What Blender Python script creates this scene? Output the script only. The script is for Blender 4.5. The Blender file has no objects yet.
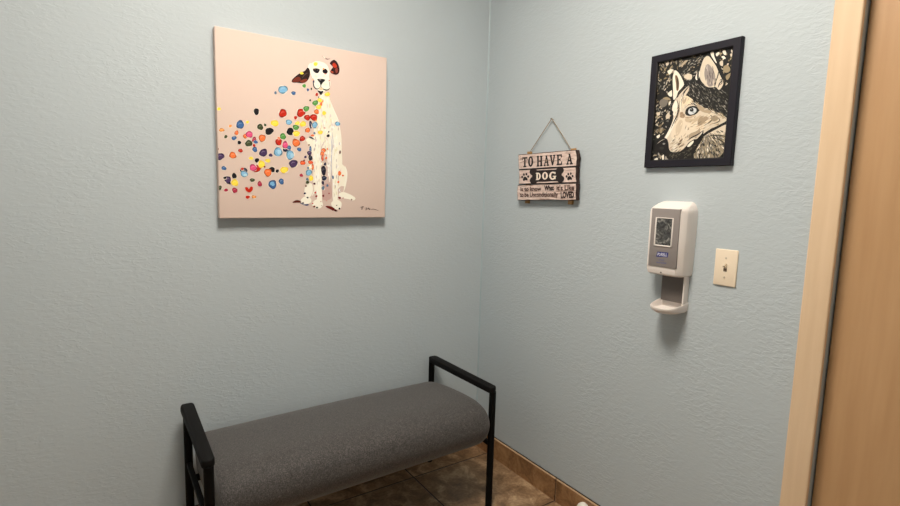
import bpy, bmesh, math, random
from mathutils import Vector, Matrix
random.seed(7)
SC = bpy.context.scene
COL = SC.collection
PI = math.pi

# ------------------------------------------------------------------ camera
F_PX = 511.0
PITCH, ROLL, YAW = 0.1191, 0.0269, 0.5931
CAM = Vector((-1.5946, -2.0707, 1.3381))
fwd = Vector((math.sin(YAW)*math.cos(PITCH), math.cos(YAW)*math.cos(PITCH), -math.sin(PITCH)))
rt0 = Vector((math.cos(YAW), -math.sin(YAW), 0)); up0 = rt0.cross(fwd)
RT = math.cos(ROLL)*rt0 + math.sin(ROLL)*up0
UP = RT.cross(fwd)

def on(px, py, axis, val):
    """point of the plane axis=val that the photograph shows at pixel (px,py): used to measure
    flat artwork and lettering off the photograph into wall coordinates"""
    d = (px-450)/F_PX*RT - (py-253)/F_PX*UP + fwd
    return CAM + d*((val-CAM[axis])/d[axis])

# ------------------------------------------------------------------ materials
def s2l(c):
    r = []
    for v in c:
        v = v/255.0
        r.append(v/12.92 if v <= 0.04045 else ((v+0.055)/1.055)**2.4)
    return tuple(r)+(1.0,)

def mat(name, col, rough=0.5, metal=0.0, spec=0.5, emit=None, es=1.0):
    m = bpy.data.materials.new(name); m.use_nodes = True
    b = m.node_tree.nodes['Principled BSDF']
    b.inputs['Base Color'].default_value = col if len(col) == 4 else s2l(col)
    b.inputs['Roughness'].default_value = rough
    b.inputs['Metallic'].default_value = metal
    b.inputs['Specular IOR Level'].default_value = spec
    if emit:
        b.inputs['Emission Color'].default_value = emit
        b.inputs['Emission Strength'].default_value = es
    return m

def N(m, t, **kw):
    n = m.node_tree.nodes.new(t)
    for k, v in kw.items(): setattr(n, k, v)
    return n
def L(m, a, b): m.node_tree.links.new(a, b)
def BS(m): return m.node_tree.nodes['Principled BSDF']

def coords(m, scale=(1,1,1), rot=(0,0,0)):
    tc = N(m, 'ShaderNodeTexCoord'); mp = N(m, 'ShaderNodeMapping')
    mp.inputs['Scale'].default_value = scale; mp.inputs['Rotation'].default_value = rot
    L(m, tc.outputs['Object'], mp.inputs['Vector']); return mp.outputs['Vector']

def noise(m, vec, scale, detail=3, rough=0.5, dist=0.0):
    n = N(m, 'ShaderNodeTexNoise'); n.inputs['Scale'].default_value = scale
    n.inputs['Detail'].default_value = detail; n.inputs['Roughness'].default_value = rough
    n.inputs['Distortion'].default_value = dist
    L(m, vec, n.inputs['Vector']); return n.outputs['Fac']

def ramp(m, fac, stops):
    r = N(m, 'ShaderNodeValToRGB'); e = r.color_ramp.elements
    while len(e) < len(stops): e.new(0.5)
    for i, (p, c) in enumerate(stops):
        e[i].position = p; e[i].color = c if len(c) == 4 else s2l(c)
    L(m, fac, r.inputs['Fac']); return r.outputs['Color']

def bump(m, h, strength, dist, nrm=None):
    b = N(m, 'ShaderNodeBump'); b.inputs['Strength'].default_value = strength
    b.inputs['Distance'].default_value = dist
    L(m, h, b.inputs['Height'])
    if nrm: L(m, nrm, b.inputs['Normal'])
    return b.outputs['Normal']

def math_(m, op, a, b=None):
    n = N(m, 'ShaderNodeMath', operation=op)
    for i, v in enumerate((a, b)):
        if v is None: continue
        if isinstance(v, (int, float)): n.inputs[i].default_value = v
        else: L(m, v, n.inputs[i])
    return n.outputs[0]

def mixc(m, fac, a, b):
    n = N(m, 'ShaderNodeMix', data_type='RGBA')
    if isinstance(fac, (int, float)): n.inputs[0].default_value = fac
    else: L(m, fac, n.inputs[0])
    for i, v in ((6, a), (7, b)):
        if isinstance(v, tuple): n.inputs[i].default_value = v if len(v) == 4 else s2l(v)
        else: L(m, v, n.inputs[i])
    return n.outputs[2]

# wall paint: blue grey eggshell over a light hand-troweled texture
WALL_RGB = (184, 193, 198)
M_wall = mat('wall_paint', WALL_RGB, 0.55, spec=0.3)
v = coords(M_wall)
v2 = coords(M_wall, (1, 1, 2.2))
n1 = noise(M_wall, v2, 42, 3, 0.5, 0.8)
n2 = noise(M_wall, v, 110, 2, 0.5)
patch = noise(M_wall, v, 4.5, 1)
pm = ramp(M_wall, patch, [(0.35, (0.25,0.25,0.25,1)), (0.65, (1,1,1,1))])
r1 = ramp(M_wall, n1, [(0.42, (0,0,0,1)), (0.62, (1,1,1,1))])
h = math_(M_wall, 'MULTIPLY', r1, pm)
h = math_(M_wall, 'ADD', h, math_(M_wall, 'MULTIPLY', n2, 0.35))
L(M_wall, bump(M_wall, h, 0.30, 0.0016), BS(M_wall).inputs['Normal'])
L(M_wall, mixc(M_wall, noise(M_wall, v, 1.5, 2), s2l((183,193,198)), s2l((187,197,202))), BS(M_wall).inputs['Base Color'])

M_ceil = mat('ceiling_paint', (225, 224, 220), 0.8)
M_caulk = mat('corner_caulk', (168, 184, 190), 0.4)

def stone(m, lo, mid, hi, sc=9):
    v = coords(m)
    a = noise(m, v, sc, 6, 0.62, 0.6); b = noise(m, v, sc*6, 4, 0.6)
    f = math_(m, 'ADD', math_(m, 'MULTIPLY', a, 0.75), math_(m, 'MULTIPLY', b, 0.25))
    return v, f, ramp(m, f, [(0.38, lo), (0.5, mid), (0.63, hi)])

TILE, GX, GY = 0.4822, -0.4485, -0.1154
M_floor = mat('floor_tile', (130, 104, 76), 0.4)
v, f, c = stone(M_floor, (116, 90, 64), (152, 121, 90), (200, 170, 134), 13)
sp = N(M_floor, 'ShaderNodeSeparateXYZ'); L(M_floor, v, sp.inputs[0])
def gdist(out, g0):
    a = math_(M_floor, 'DIVIDE', math_(M_floor, 'SUBTRACT', out, g0), TILE)
    a = math_(M_floor, 'FRACT', math_(M_floor, 'ADD', a, 100.5))
    return math_(M_floor, 'ABSOLUTE', math_(M_floor, 'SUBTRACT', a, 0.5))
dd = math_(M_floor, 'MINIMUM', gdist(sp.outputs[0], GX), gdist(sp.outputs[1], GY))
g = math_(M_floor, 'LESS_THAN', dd, 0.0065)
cx = math_(M_floor, 'FLOOR', math_(M_floor, 'DIVIDE', math_(M_floor, 'SUBTRACT', sp.outputs[0], GX), TILE))
cy = math_(M_floor, 'FLOOR', math_(M_floor, 'DIVIDE', math_(M_floor, 'SUBTRACT', sp.outputs[1], GY), TILE))
cb = N(M_floor, 'ShaderNodeCombineXYZ'); L(M_floor, cx, cb.inputs[0]); L(M_floor, cy, cb.inputs[1])
wn = N(M_floor, 'ShaderNodeTexWhiteNoise'); L(M_floor, cb.outputs[0], wn.inputs['Vector'])
hv = N(M_floor, 'ShaderNodeHueSaturation'); L(M_floor, c, hv.inputs['Color'])
L(M_floor, math_(M_floor, 'ADD', math_(M_floor, 'MULTIPLY', wn.outputs['Value'], 0.2), 0.88), hv.inputs['Value'])
L(M_floor, mixc(M_floor, g, hv.outputs[0], s2l((52, 40, 32))), BS(M_floor).inputs['Base Color'])
sm = N(M_floor, 'ShaderNodeMapRange'); L(M_floor, dd, sm.inputs[0])
sm.inputs[1].default_value = 0.003; sm.inputs[2].default_value = 0.011
bn = bump(M_floor, sm.outputs[0], 0.8, 0.002)
L(M_floor, bump(M_floor, f, 0.25, 0.002, bn), BS(M_floor).inputs['Normal'])
rg = math_(M_floor, 'ADD', math_(M_floor, 'MULTIPLY', f, 0.35), 0.22); L(M_floor, rg, BS(M_floor).inputs['Roughness'])

M_base = mat('baseboard_tile', (140, 104, 68), 0.42)
_, f, c = stone(M_base, (116, 84, 54), (146, 108, 72), (172, 134, 94), 14)
L(M_base, c, BS(M_base).inputs['Base Color'])
M_edge = mat('baseboard_tile_edge', (182, 152, 118), 0.5)
M_grout = mat('grout', (58, 46, 38), 0.9)

M_casing = mat('maple_casing', (222, 194, 160), 0.4)
vv = coords(M_casing, (18, 18, 1.2))
L(M_casing, mixc(M_casing, noise(M_casing, vv, 3, 4), s2l((214, 184, 148)), s2l((232, 206, 174))), BS(M_casing).inputs['Base Color'])
M_door = mat('door_veneer', (190, 150, 108), 0.45)
vv = coords(M_door, (9, 9, 0.7))
L(M_door, mixc(M_door, noise(M_door, vv, 4, 4), s2l((176, 136, 94)), s2l((202, 164, 122))), BS(M_door).inputs['Base Color'])

M_black = mat('black_powder_coat', (7, 7, 7), 0.6, spec=0.12)
L(M_black, bump(M_black, noise(M_black, coords(M_black), 900, 2), 0.15, 0.0004), BS(M_black).inputs['Normal'])
M_armpad = mat('black_urethane', (14, 13, 13), 0.65, spec=0.15)
L(M_armpad, bump(M_armpad, noise(M_armpad, coords(M_armpad), 500, 2), 0.25, 0.0005), BS(M_armpad).inputs['Normal'])

M_fabric = mat('charcoal_upholstery', (92, 88, 87), 0.75, spec=0.3)
v = coords(M_fabric)
vx = coords(M_fabric, (60, 420, 420)); vy = coords(M_fabric, (420, 60, 60))
wa = noise(M_fabric, vx, 1.6, 2); wb = noise(M_fabric, vy, 1.6, 2); wc = noise(M_fabric, v, 380, 2)
f = math_(M_fabric, 'ADD', math_(M_fabric, 'MULTIPLY', math_(M_fabric, 'ADD', wa, wb), 0.3), math_(M_fabric, 'MULTIPLY', wc, 0.4))
L(M_fabric, ramp(M_fabric, f, [(0.36, (42, 40, 39)), (0.5, (65, 63, 62)), (0.62, (102, 97, 95))]), BS(M_fabric).inputs['Base Color'])
L(M_fabric, bump(M_fabric, f, 0.5, 0.0012), BS(M_fabric).inputs['Normal'])
BS(M_fabric).inputs['Sheen Weight'].default_value = 0.25
M_piping = mat('black_underlining', (24, 23, 23), 0.9)

def artmat(name, rough, bumpscale=0, weave=0.0, spec=0.4):
    m = mat(name, (255, 255, 255), rough, spec=spec)
    a = N(m, 'ShaderNodeVertexColor'); a.layer_name = 'Col'
    L(m, a.outputs['Color'], BS(m).inputs['Base Color'])
    if weave: L(m, bump(m, noise(m, coords(m), bumpscale, 3), weave, 0.0008), BS(m).inputs['Normal'])
    return m
M_canvas = mat('canvas_cloth', (220, 200, 190), 0.75, spec=0.12)
vc = coords(M_canvas)
L(M_canvas, mixc(M_canvas, noise(M_canvas, vc, 3.0, 2), s2l((224,203,191)), s2l((219,197,185))), BS(M_canvas).inputs['Base Color'])
L(M_canvas, bump(M_canvas, noise(M_canvas, vc, 700, 2), 0.2, 0.0005), BS(M_canvas).inputs['Normal'])
M_canvas_side = mat('canvas_wrapped_edge', (176, 158, 148), 0.8)
M_paint = artmat('thick_oil_paint', 0.6, 350, 0.35, spec=0.15)
M_print = artmat('printed_picture', 0.45, 0, 0)
M_signink = artmat('sign_lettering', 0.6)
M_frame = mat('navy_black_frame', (20, 18, 30), 0.6, spec=0.35)
L(M_frame, bump(M_frame, noise(M_frame, coords(M_frame, (1, 1, 6)), 160, 3), 0.25, 0.0006), BS(M_frame).inputs['Normal'])
M_framelip = mat('black_frame_lip', (12, 11, 14), 0.4)
M_plankface = mat('whitewashed_wood', (226, 204, 186), 0.6)
vp = coords(M_plankface, (1, 6, 40))
L(M_plankface, ramp(M_plankface, noise(M_plankface, vp, 4, 5, 0.65), [(0.30, (140, 106, 94)), (0.42, (208, 184, 174)), (0.6, (232, 212, 202))]), BS(M_plankface).inputs['Base Color'])
M_plankedge = mat('burnt_wood_edge', (48, 30, 26), 0.7)
M_batten = mat('golden_wood', (170, 132, 84), 0.7)
M_jute = mat('jute_cord', (150, 130, 104), 0.9)
M_steel = mat('nail_steel', (110, 105, 100), 0.35, 0.9)
M_white = mat('white_abs_plastic', (236, 228, 222), 0.32, spec=0.5)
M_grey = mat('grey_face_panel', (140, 133, 130), 0.4, spec=0.4)
M_backgrey = mat('grey_back_plate', (98, 91, 87), 0.45)
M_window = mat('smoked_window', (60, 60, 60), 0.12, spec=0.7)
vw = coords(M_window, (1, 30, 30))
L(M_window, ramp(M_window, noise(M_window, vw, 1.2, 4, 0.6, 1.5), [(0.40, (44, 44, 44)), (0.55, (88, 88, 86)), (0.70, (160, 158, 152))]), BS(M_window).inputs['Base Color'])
M_navy = mat('logo_navy', (34, 40, 120), 0.4)
M_logowhite = mat('logo_white', (235, 235, 240), 0.4)
M_textblue = mat('label_blue', (84, 92, 150), 0.5)
M_ivory = mat('ivory_plastic', (240, 224, 200), 0.35)
M_ivoryshade = mat('ivory_slot_shade', (128, 112, 94), 0.5)  # darker ivory: shade under the toggle put into the slot colour
M_screw = mat('ivory_screw', (205, 192, 172), 0.35, 0.2)
M_rubber = mat('white_rubber', (244, 240, 232), 0.35)
M_lightframe = mat('lamp_frame', (235, 235, 235), 0.4)
M_diff = mat('lamp_diffuser', (255, 250, 240), 0.5, emit=(1.0, 0.905, 0.79, 1), es=28.0)

# ------------------------------------------------------------------ mesh helpers
def link(name, bm, mats, parent=None, smooth=True, angle=35, kind=None):
    bmesh.ops.recalc_face_normals(bm, faces=bm.faces[:])
    me = bpy.data.meshes.new(name)
    if smooth:
        for f in bm.faces: f.smooth = True
        for e in bm.edges:
            if len(e.link_faces) == 2 and e.calc_face_angle(0) > math.radians(angle): e.smooth = False
    bm.to_mesh(me); bm.free()
    for m in (mats if isinstance(mats, (list, tuple)) else [mats]): me.materials.append(m)
    o = bpy.data.objects.new(name, me); COL.objects.link(o)
    if parent: o.parent = parent
    if kind: o['kind'] = kind
    return o

def empty(name, label, cat, loc=(0,0,0), rotz=0.0, group=None):
    o = bpy.data.objects.new(name, None); COL.objects.link(o)
    o.empty_display_size = 0.1
    o.location = loc; o.rotation_euler = (0, 0, rotz)
    o['label'] = label; o['category'] = cat
    if group: o['group'] = group
    return o

def tag(o, label, cat):
    o['label'] = label; o['category'] = cat; return o

def box(bm, lo, hi, bev=0.0, seg=2, mi=0):
    lo = Vector(lo); hi = Vector(hi)
    r = bmesh.ops.create_cube(bm, size=1.0, matrix=Matrix.Translation((lo+hi)/2) @ Matrix.Diagonal((*(hi-lo), 1)))
    vs = r['verts']; fs = {f for v in vs for f in v.link_faces}
    for f in fs: f.material_index = mi
    if bev:
        es = {e for v in vs for e in v.link_edges}
        r = bmesh.ops.bevel(bm, geom=list(es), offset=bev, segments=seg, profile=0.5, affect='EDGES')
        for f in r['faces']: f.material_index = mi
    return fs

def tube(bm, pts, rad, seg=14, caps=True):
    pts = [Vector(p) for p in pts]; rings = []
    rads = rad if isinstance(rad, (list, tuple)) else [rad]*len(pts)
    prev = None
    for i, p in enumerate(pts):
        t = (pts[min(i+1, len(pts)-1)]-pts[max(i-1, 0)]).normalized()
        if prev is None:
            a = t.orthogonal().normalized()
        else:
            a = (prev - prev.dot(t)*t).normalized()
        prev = a; b = t.cross(a)
        rings.append([bm.verts.new(p + rads[i]*(math.cos(2*PI*k/seg)*a + math.sin(2*PI*k/seg)*b)) for k in range(seg)])
    for r0, r1 in zip(rings, rings[1:]):
        for k in range(seg): bm.faces.new((r0[k], r0[(k+1) % seg], r1[(k+1) % seg], r1[k]))
    if caps: bm.faces.new(rings[0][::-1]); bm.faces.new(rings[-1])

def loft(bm, rings, cap=True, mi=0):
    vr = [[bm.verts.new(p) for p in r] for r in rings]
    n = len(vr[0])
    for a, b in zip(vr, vr[1:]):
        for k in range(n):
            f = bm.faces.new((a[k], a[(k+1) % n], b[(k+1) % n], b[k])); f.material_index = mi
    if cap:
        bm.faces.new(vr[0][::-1]).material_index = mi; bm.faces.new(vr[-1]).material_index = mi
    return vr

def catmull(pts, n=5, closed=True):
    out = []; P = [Vector((p[0], p[1])) for p in pts]; m = len(P)
    rng = range(m) if closed else range(m-1)
    for i in rng:
        if closed: p0, p1, p2, p3 = P[i-1], P[i], P[(i+1) % m], P[(i+2) % m]
        else: p0, p1, p2, p3 = P[max(i-1, 0)], P[i], P[i+1], P[min(i+2, m-1)]
        for k in range(n):
            t = k/n
            out.append(0.5*((2*p1)+(-p0+p2)*t+(2*p0-5*p1+4*p2-p3)*t*t+(-p0+3*p1-3*p2+p3)*t**3))
    if not closed: out.append(P[-1])
    return out

class Art:
    """flat artwork lying on a wall-parallel plane; outlines are read off the photograph in pixels,
    every patch is a thin flake of ink or paint a few hundredths of a millimetre above the last"""
    def __init__(s, axis, val, clip=None, step=9e-6):
        s.ax = axis; s.val = val; s.clip = clip; s.step = 1.6e-6
        s.bm = bmesh.new(); s.cl = s.bm.loops.layers.float_color.new('Col'); s.n = 0
    def put(s, pts, col):
        s.n += 1
        vs = []
        for p in pts:
            q = on(p[0], p[1], s.ax, s.val)
            if s.clip:
                o = 1-s.ax
                q[o] = min(max(q[o], s.clip[0]), s.clip[1]); q[2] = min(max(q[2], s.clip[2]), s.clip[3])
            q[s.ax] = s.val - s.n*s.step
            if not vs or (q-vs[-1].co).length > 2e-5: vs.append(s.bm.verts.new(q))
        if len(vs) > 2 and (vs[0].co-vs[-1].co).length < 2e-5: s.bm.verts.remove(vs.pop())
        if len(vs) < 3:
            for v in vs: s.bm.verts.remove(v)
            return
        f = s.bm.faces.new(vs); c = s2l(col)
        for l in f.loops: l[s.cl] = c
    def poly(s, pts, col, smooth=True): s.put(catmull(pts, 4) if smooth else pts, col)
    def blob(s, x, y, rx, ry, col, irr=0.10, rot=0.0, n=16):
        ph = [random.uniform(0, 2*PI) for _ in range(3)]; pts = []
        for k in range(n):
            t = 2*PI*k/n
            r = 1+irr*(math.sin(2*t+ph[0])*.6+math.sin(3*t+ph[1])*.5+math.sin(5*t+ph[2])*.3)
            a, b = rx*r*math.cos(t), ry*r*math.sin(t)
            pts.append((x+a*math.cos(rot)-b*math.sin(rot), y+a*math.sin(rot)+b*math.cos(rot)))
        s.put(pts, col)
    def stroke(s, pts, w, col, taper=True, n=5):
        c = catmull(pts, n, False); m = len(c); Ls = []; Rs = []
        for i, p in enumerate(c):
            t = (c[min(i+1, m-1)]-c[max(i-1, 0)]); t = t.normalized() if t.length else Vector((1, 0))
            k = math.sin(PI*(i+.35)/(m-.3)) if taper else 1.0
            h = Vector((-t.y, t.x))*w*0.5*max(k, 0.15)
            Ls.append(p+h); Rs.append(p-h)
        s.put(Ls+Rs[::-1], col)
    def done(s, name, m, parent): 
        bm = s.bm
        o = link(name, bm, m, parent, smooth=False)
        return o

# link() recalculates normals, so make sure flat art faces the room
def face_room(o, axis):
    me = o.data
    bm = bmesh.new(); bm.from_mesh(me)
    for f in bm.faces:
        if f.normal[axis] > 0: f.normal_flip()
    bm.to_mesh(me); bm.free()

def text_polys(txt, bold=0.0):
    c = bpy.data.curves.new('t', 'FONT'); c.body = txt; c.size = 1.0; c.offset = bold
    c.resolution_u = 3
    o = bpy.data.objects.new('t', c); COL.objects.link(o)
    dg = bpy.context.evaluated_depsgraph_get(); dg.update()
    me = o.evaluated_get(dg).to_mesh()
    vs = [v.co.copy() for v in me.vertices]; ps = [list(p.vertices) for p in me.polygons]
    o.evaluated_get(dg).to_mesh_clear()
    bpy.data.objects.remove(o); bpy.data.curves.remove(c)
    return vs, ps

def text_on(bm, cl, txt, quad, axis, val, col=None, bold=0.0, mi=0):
    """quad: pixel corners TL, TR, BR, BL of the line of lettering; laid on the plane axis=val"""
    vs, ps = text_polys(txt, bold)
    x0 = min(v.x for v in vs); x1 = max(v.x for v in vs); y0 = min(v.y for v in vs); y1 = max(v.y for v in vs)
    TL, TR, BR, BL = [on(p[0], p[1], axis, val) for p in quad]
    nv = []
    for v in vs:
        u = (v.x-x0)/(x1-x0); w = (v.y-y0)/(y1-y0)
        nv.append(bm.verts.new((BL.lerp(BR, u)).lerp(TL.lerp(TR, u), w)))
    for p in ps:
        try: f = bm.faces.new([nv[i] for i in p])
        except ValueError: continue
        f.material_index = mi
        if cl is not None:
            for l in f.loops: l[cl] = s2l(col)

# ------------------------------------------------------------------ the room
RX, RY, RZ = -3.0, -3.0, 2.74
def struct(name, bm, m, **k): return link(name, bm, m, kind='structure', smooth=False, **k)
bm = bmesh.new(); box(bm, (RX, RY, -.08), (0, 0, 0)); struct('floor', bm, M_floor)
bm = bmesh.new(); box(bm, (RX, RY, RZ), (0, 0, RZ+.08)); struct('ceiling', bm, M_ceil)
bm = bmesh.new(); box(bm, (RX, 0, -.08), (0.12, .12, RZ+.08)); struct('wall_left', bm, M_wall)
DY0, DY1, DZ = -1.525, -2.42, 2.05
bm = bmesh.new()
box(bm, (0, DY0, -.08), (.12, 0, RZ+.08)); box(bm, (0, RY, -.08), (.12, DY1, RZ+.08)); box(bm, (0, DY1, DZ), (.12, DY0, RZ+.08))
struct('wall_right', bm, M_wall)
bm = bmesh.new(); box(bm, (RX-.12, RY-.12, -.08), (RX, .12, RZ+.08)); struct('wall_far_side', bm, M_wall)
bm = bmesh.new(); box(bm, (RX, RY-.12, -.08), (.12, RY, RZ+.08)); struct('wall_behind', bm, M_wall)

# painted-over caulk bead down the corner
bm = bmesh.new(); r = 0.006
ring = [(0, -r), (-r*.42, -r*.42), (-r, 0), (0, 0)]
loft(bm, [[(p[0], p[1], z) for p in ring] for z in (.10, RZ)])
struct('trim_2', bm, M_caulk)

def baseboard(name, a, b, joints, axis):
    """tile skirting; a..b along the wall, split at the joints, pale glazed edge and dark grout"""
    bm = bmesh.new(); th, ht = .012, .102
    cuts = [a]+list(joints)+[b]
    for c0, c1 in zip(cuts, cuts[1:]):
        g = .0022
        lo_, hi_ = min(c0, c1)+g, max(c0, c1)-g
        if axis == 1: fs = box(bm, (-th, lo_, 0), (0, hi_, ht))
        else: fs = box(bm, (lo_, -th, 0), (hi_, 0, ht))
        es = [e for f in fs for e in f.edges]
        es = [e for e in set(es) if all(abs(v.co.z-ht) < 1e-5 and abs(v.co[1-axis]+th) < 1e-5 for v in e.verts)
              or (abs(e.verts[0].co[axis]-hi_) < 1e-5 and abs(e.verts[1].co[axis]-hi_) < 1e-5 and all(abs(v.co[1-axis]+th) < 1e-5 for v in e.verts))]
        r = bmesh.ops.bevel(bm, geom=es, offset=.0028, segments=2, profile=.5, affect='EDGES')
        for f in r['faces']: f.material_index = 1
        for f in bm.faces:
            if f.normal.z > .9: f.material_index = 1
    # grout behind the joints and a dark-coloured strip standing for the gap shadow between tile and paint
    for j in joints:
        if axis == 1: box(bm, (-th+.003, j-.003, 0), (0, j+.003, ht-.003), mi=2)
        else: box(bm, (j-.003, -th+.003, 0), (j+.003, 0, ht-.003), mi=2)
    lo_, hi_ = min(a, b), max(a, b)
    if axis == 1: box(bm, (-.004, lo_, ht), (0, hi_, ht+.003), mi=2)
    else: box(bm, (lo_, -.004, ht), (hi_, 0, ht+.003), mi=2)
    return link(name, bm, [M_base, M_edge, M_grout], kind='structure', smooth=False)
baseboard('baseboard_right', -.0125, -1.462, [-.5977, -1.08], 1)
baseboard('baseboard_left', -.0, RX, [GX-TILE*k for k in range(0, 6)], 0)

# door at the right end of the right wall
bm = bmesh.new()
for y0, y1 in ((-1.53, -1.465), (-2.48, -2.415)): box(bm, (-.016, y0, 0), (0, y1, 2.11), .004)
box(bm, (-.016, -2.415, 2.045), (0, -1.53, 2.11), .004)
struct('trim_1', bm, M_casing)
bm = bmesh.new(); box(bm, (.03, DY1+.003, .008), (.075, DY0-.003, DZ-.003), .002)
d = struct('door_1', bm, M_door)
bm = bmesh.new()
tube(bm, [(.03, -2.34, 1.0), (-.025, -2.34, 1.0)], .009); tube(bm, [(.03, -2.34, 1.0), (.024, -2.34, 1.0)], .03, 24)
tube(bm, [(-.022, -2.345, 1.0), (-.022, -2.22, 1.0)], .008)
link('door_handle', bm, M_steel, d)

# ------------------------------------------------------------------ ceiling light (just out of frame, above)
LX, LY, LW = -1.15, -1.21, 0.60
t = empty('ceiling_light', 'square flat white light panel on the ceiling above the bench', 'ceiling light', (LX, LY, RZ))
bm = bmesh.new()
w, h_ = LW/2+.025, .03
for lo, hi in (((-w, -w), (w, -w+.025)), ((-w, w-.025), (w, w)), ((-w, -w+.025), (-w+.025, w-.025)), ((w-.025, -w+.025), (w, w-.025))):
    box(bm, (lo[0], lo[1], -h_), (hi[0], hi[1], 0), .002)
link('lamp_frame', bm, M_lightframe, t)
bm = bmesh.new(); box(bm, (-LW/2, -LW/2, -.022), (LW/2, LW/2, -.008))
link('diffuser', bm, M_diff, t)

# ------------------------------------------------------------------ bench
bench = empty('bench', 'two-seat bench with charcoal grey upholstered seat and black metal arm frames', 'bench', (-.8392, -.2850, 0), math.radians(1.25))
BK = 1.06
def bench_size(o):
    # the bench was drawn at a trial size; bring each part to its real size and height
    o.data.transform(Matrix.Translation((0, 0, CAM.z*(1-BK)+.003)) @ Matrix.Scale(BK, 4)); return o
ZF = (-CAM.z*(1-BK)-.003)/BK
HX, AY, AH = .506, .205, .585
def rounded_rect_path(ax, r=.03):
    pts = []
    z1 = AH-.022
    return z1
def side_frame(s):
    # legs
    for sy, nm in ((-1, 'leg'), (1, 'leg')):
        bm = bmesh.new()
        x, y = s*HX-(.008 if s < 0 and sy < 0 else 0), (.231 if sy > 0 else -.206)
        tube(bm, [(x, y, ZF+.012), (x, y, AH-.02)], .0135, 20)
        lg = bench_size(link('leg', bm, M_black, bench))
        bm = bmesh.new()
        tube(bm, [(x, y, ZF), (x, y, ZF+.003), (x, y, ZF+.013)], [.012, .014, .0138], 20)
        bench_size(link('foot_glide', bm, M_armpad, lg))
    # arm pad : stadium in plan, softly domed section, turned down a touch at its ends
    bm = bmesh.new()
    w, hl = .0215, .232
    rings = []
    prof = [(0.0, .80), (.0025, .93), (.007, 1.0), (.015, 1.0), (.020, .94), (.0228, .82), (.024, .6)]
    for dz, k in prof:
        ring = []
        for i in range(48):
            a = 2*PI*i/48
            cx_, cy_ = math.cos(a), math.sin(a)
            off = (w-(1-k)*.010)*(1.03 if cy_ > 0 else .84)
            px = off*cx_*(1 if abs(cx_) < 1 else 1)
            py = ((hl-w) if cy_ > 0 else -(.218-w))+off*(cy_ if cy_ < 0 else max(-1, min(1, cy_*1.35)))
            ring.append((s*HX+px-(.008*(.226-py)/.432 if s < 0 else 0), py, AH-.024+dz))
        rings.append(ring)
    loft(bm, rings)
    bench_size(link('armrest', bm, M_armpad, bench, angle=50))
    # side rail between the legs, under the seat
    bm = bmesh.new()
    box(bm, (s*HX-.009, -AY+.008, .340), (s*HX+.007, AY+.010, .357), .003)
    for v_ in bm.verts: v_.co.z += .020*(v_.co.y+AY)/(2*AY)
    bench_size(link('side_rail', bm, M_black, bench))
side_frame(-1); side_frame(1)
# cross rails that carry the seat, tucked up inside the underside of the cushion
for y in (-.05, .15):
    bm = bmesh.new(); box(bm, (-HX+.006, y-.012, .340), (HX-.006, y+.012, .356), .003)
    bench_size(link('cross_rail', bm, M_black, bench))
# seat : one pulled cushion, waterfall front, crowned top, drawn in at the ends
SEC = [(.224, .372), (.232, .40), (.234, .43), (.228, .455), (.208, .476), (.16, .492), (.08, .503), (0, .510), (-.08, .514),
       (-.14, .512), (-.185, .500), (-.213, .480), (-.226, .452), (-.227, .422), (-.216, .388), (-.194, .358), (-.165, .339), (-.12, .330),
       (0, .329), (.12, .339), (.20, .343), (.214, .354)]
sec = catmull(SEC, 3)
cyx, czz = 0.01, .425
rings = []
xs = []
n = 26
for i in range(n+1):
    u = -1+2*i/n
    xs.append(u)
E_ = .486
prof_x = []
for k in range(7):
    a = PI/2*k/6
    prof_x.append((-E_+.035*(1-math.sin(a)), math.cos(a)))
left = [(-E_+.040*(1-math.cos(PI/2*k/7)), .88+.12*math.sin(PI/2*k/7)) for k in range(0, 8)]
mid = [(-.40+.8*k/22, 1.0) for k in range(0, 23)]
right = [(-x, k) for x, k in left[::-1]]
bm = bmesh.new()
for x, k in left+mid+right:
    crown = 0.006*math.cos(x/E_*PI/2)
    ring = []
    for y, z in sec:
        zz = z+(crown*max(0, (z-.42)/.09))
        ring.append((x, cyx+(y-cyx)*(k*.35+.65 if k < 1 else 1)*1.0 if k < 1 else y, czz+(zz-czz)*k))
    rings.append(ring)
loft(bm, rings)
seat = bench_size(link('seat', bm, M_fabric, bench, angle=60))
bm = bmesh.new(); box(bm, (-.44, -.08, .3275), (.44, .17, .3335), .001)
bench_size(link('seat_underlining', bm, M_piping, seat))

# ------------------------------------------------------------------ dog canvas
CX0, CX1, CZ0, CZ1, CD = -1.2474, -0.5668, 1.2178, 1.9007, .036
cv = empty('canvas_painting', 'large square canvas of a white dog dissolving into coloured paint dots', 'painting', ((CX0+CX1)/2, 0, CZ0))
inv = Matrix.Translation(-cv.location)
def rebase(o, root):
    o.data.transform(Matrix.Translation(-Vector(root.location))); return o
A4 = [on(x, y, 1, -CD) for x, y in ((215.0, 25.7), (387.0, 57.7), (385.1, 217.8), (218.9, 218.0))]
cx0 = (A4[0].x+A4[3].x)/2; cx1 = (A4[1].x+A4[2].x)/2
cz1 = (A4[0].z+A4[1].z)/2; cz0 = (A4[2].z+A4[3].z)/2
bm = bmesh.new()
fs = box(bm, (cx0, -CD, cz0), (cx1, 0, cz1), .003, 3)
for f in bm.faces: f.material_index = 0
rebase(link('stretched_canvas', bm, [M_canvas], cv), cv)

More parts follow.
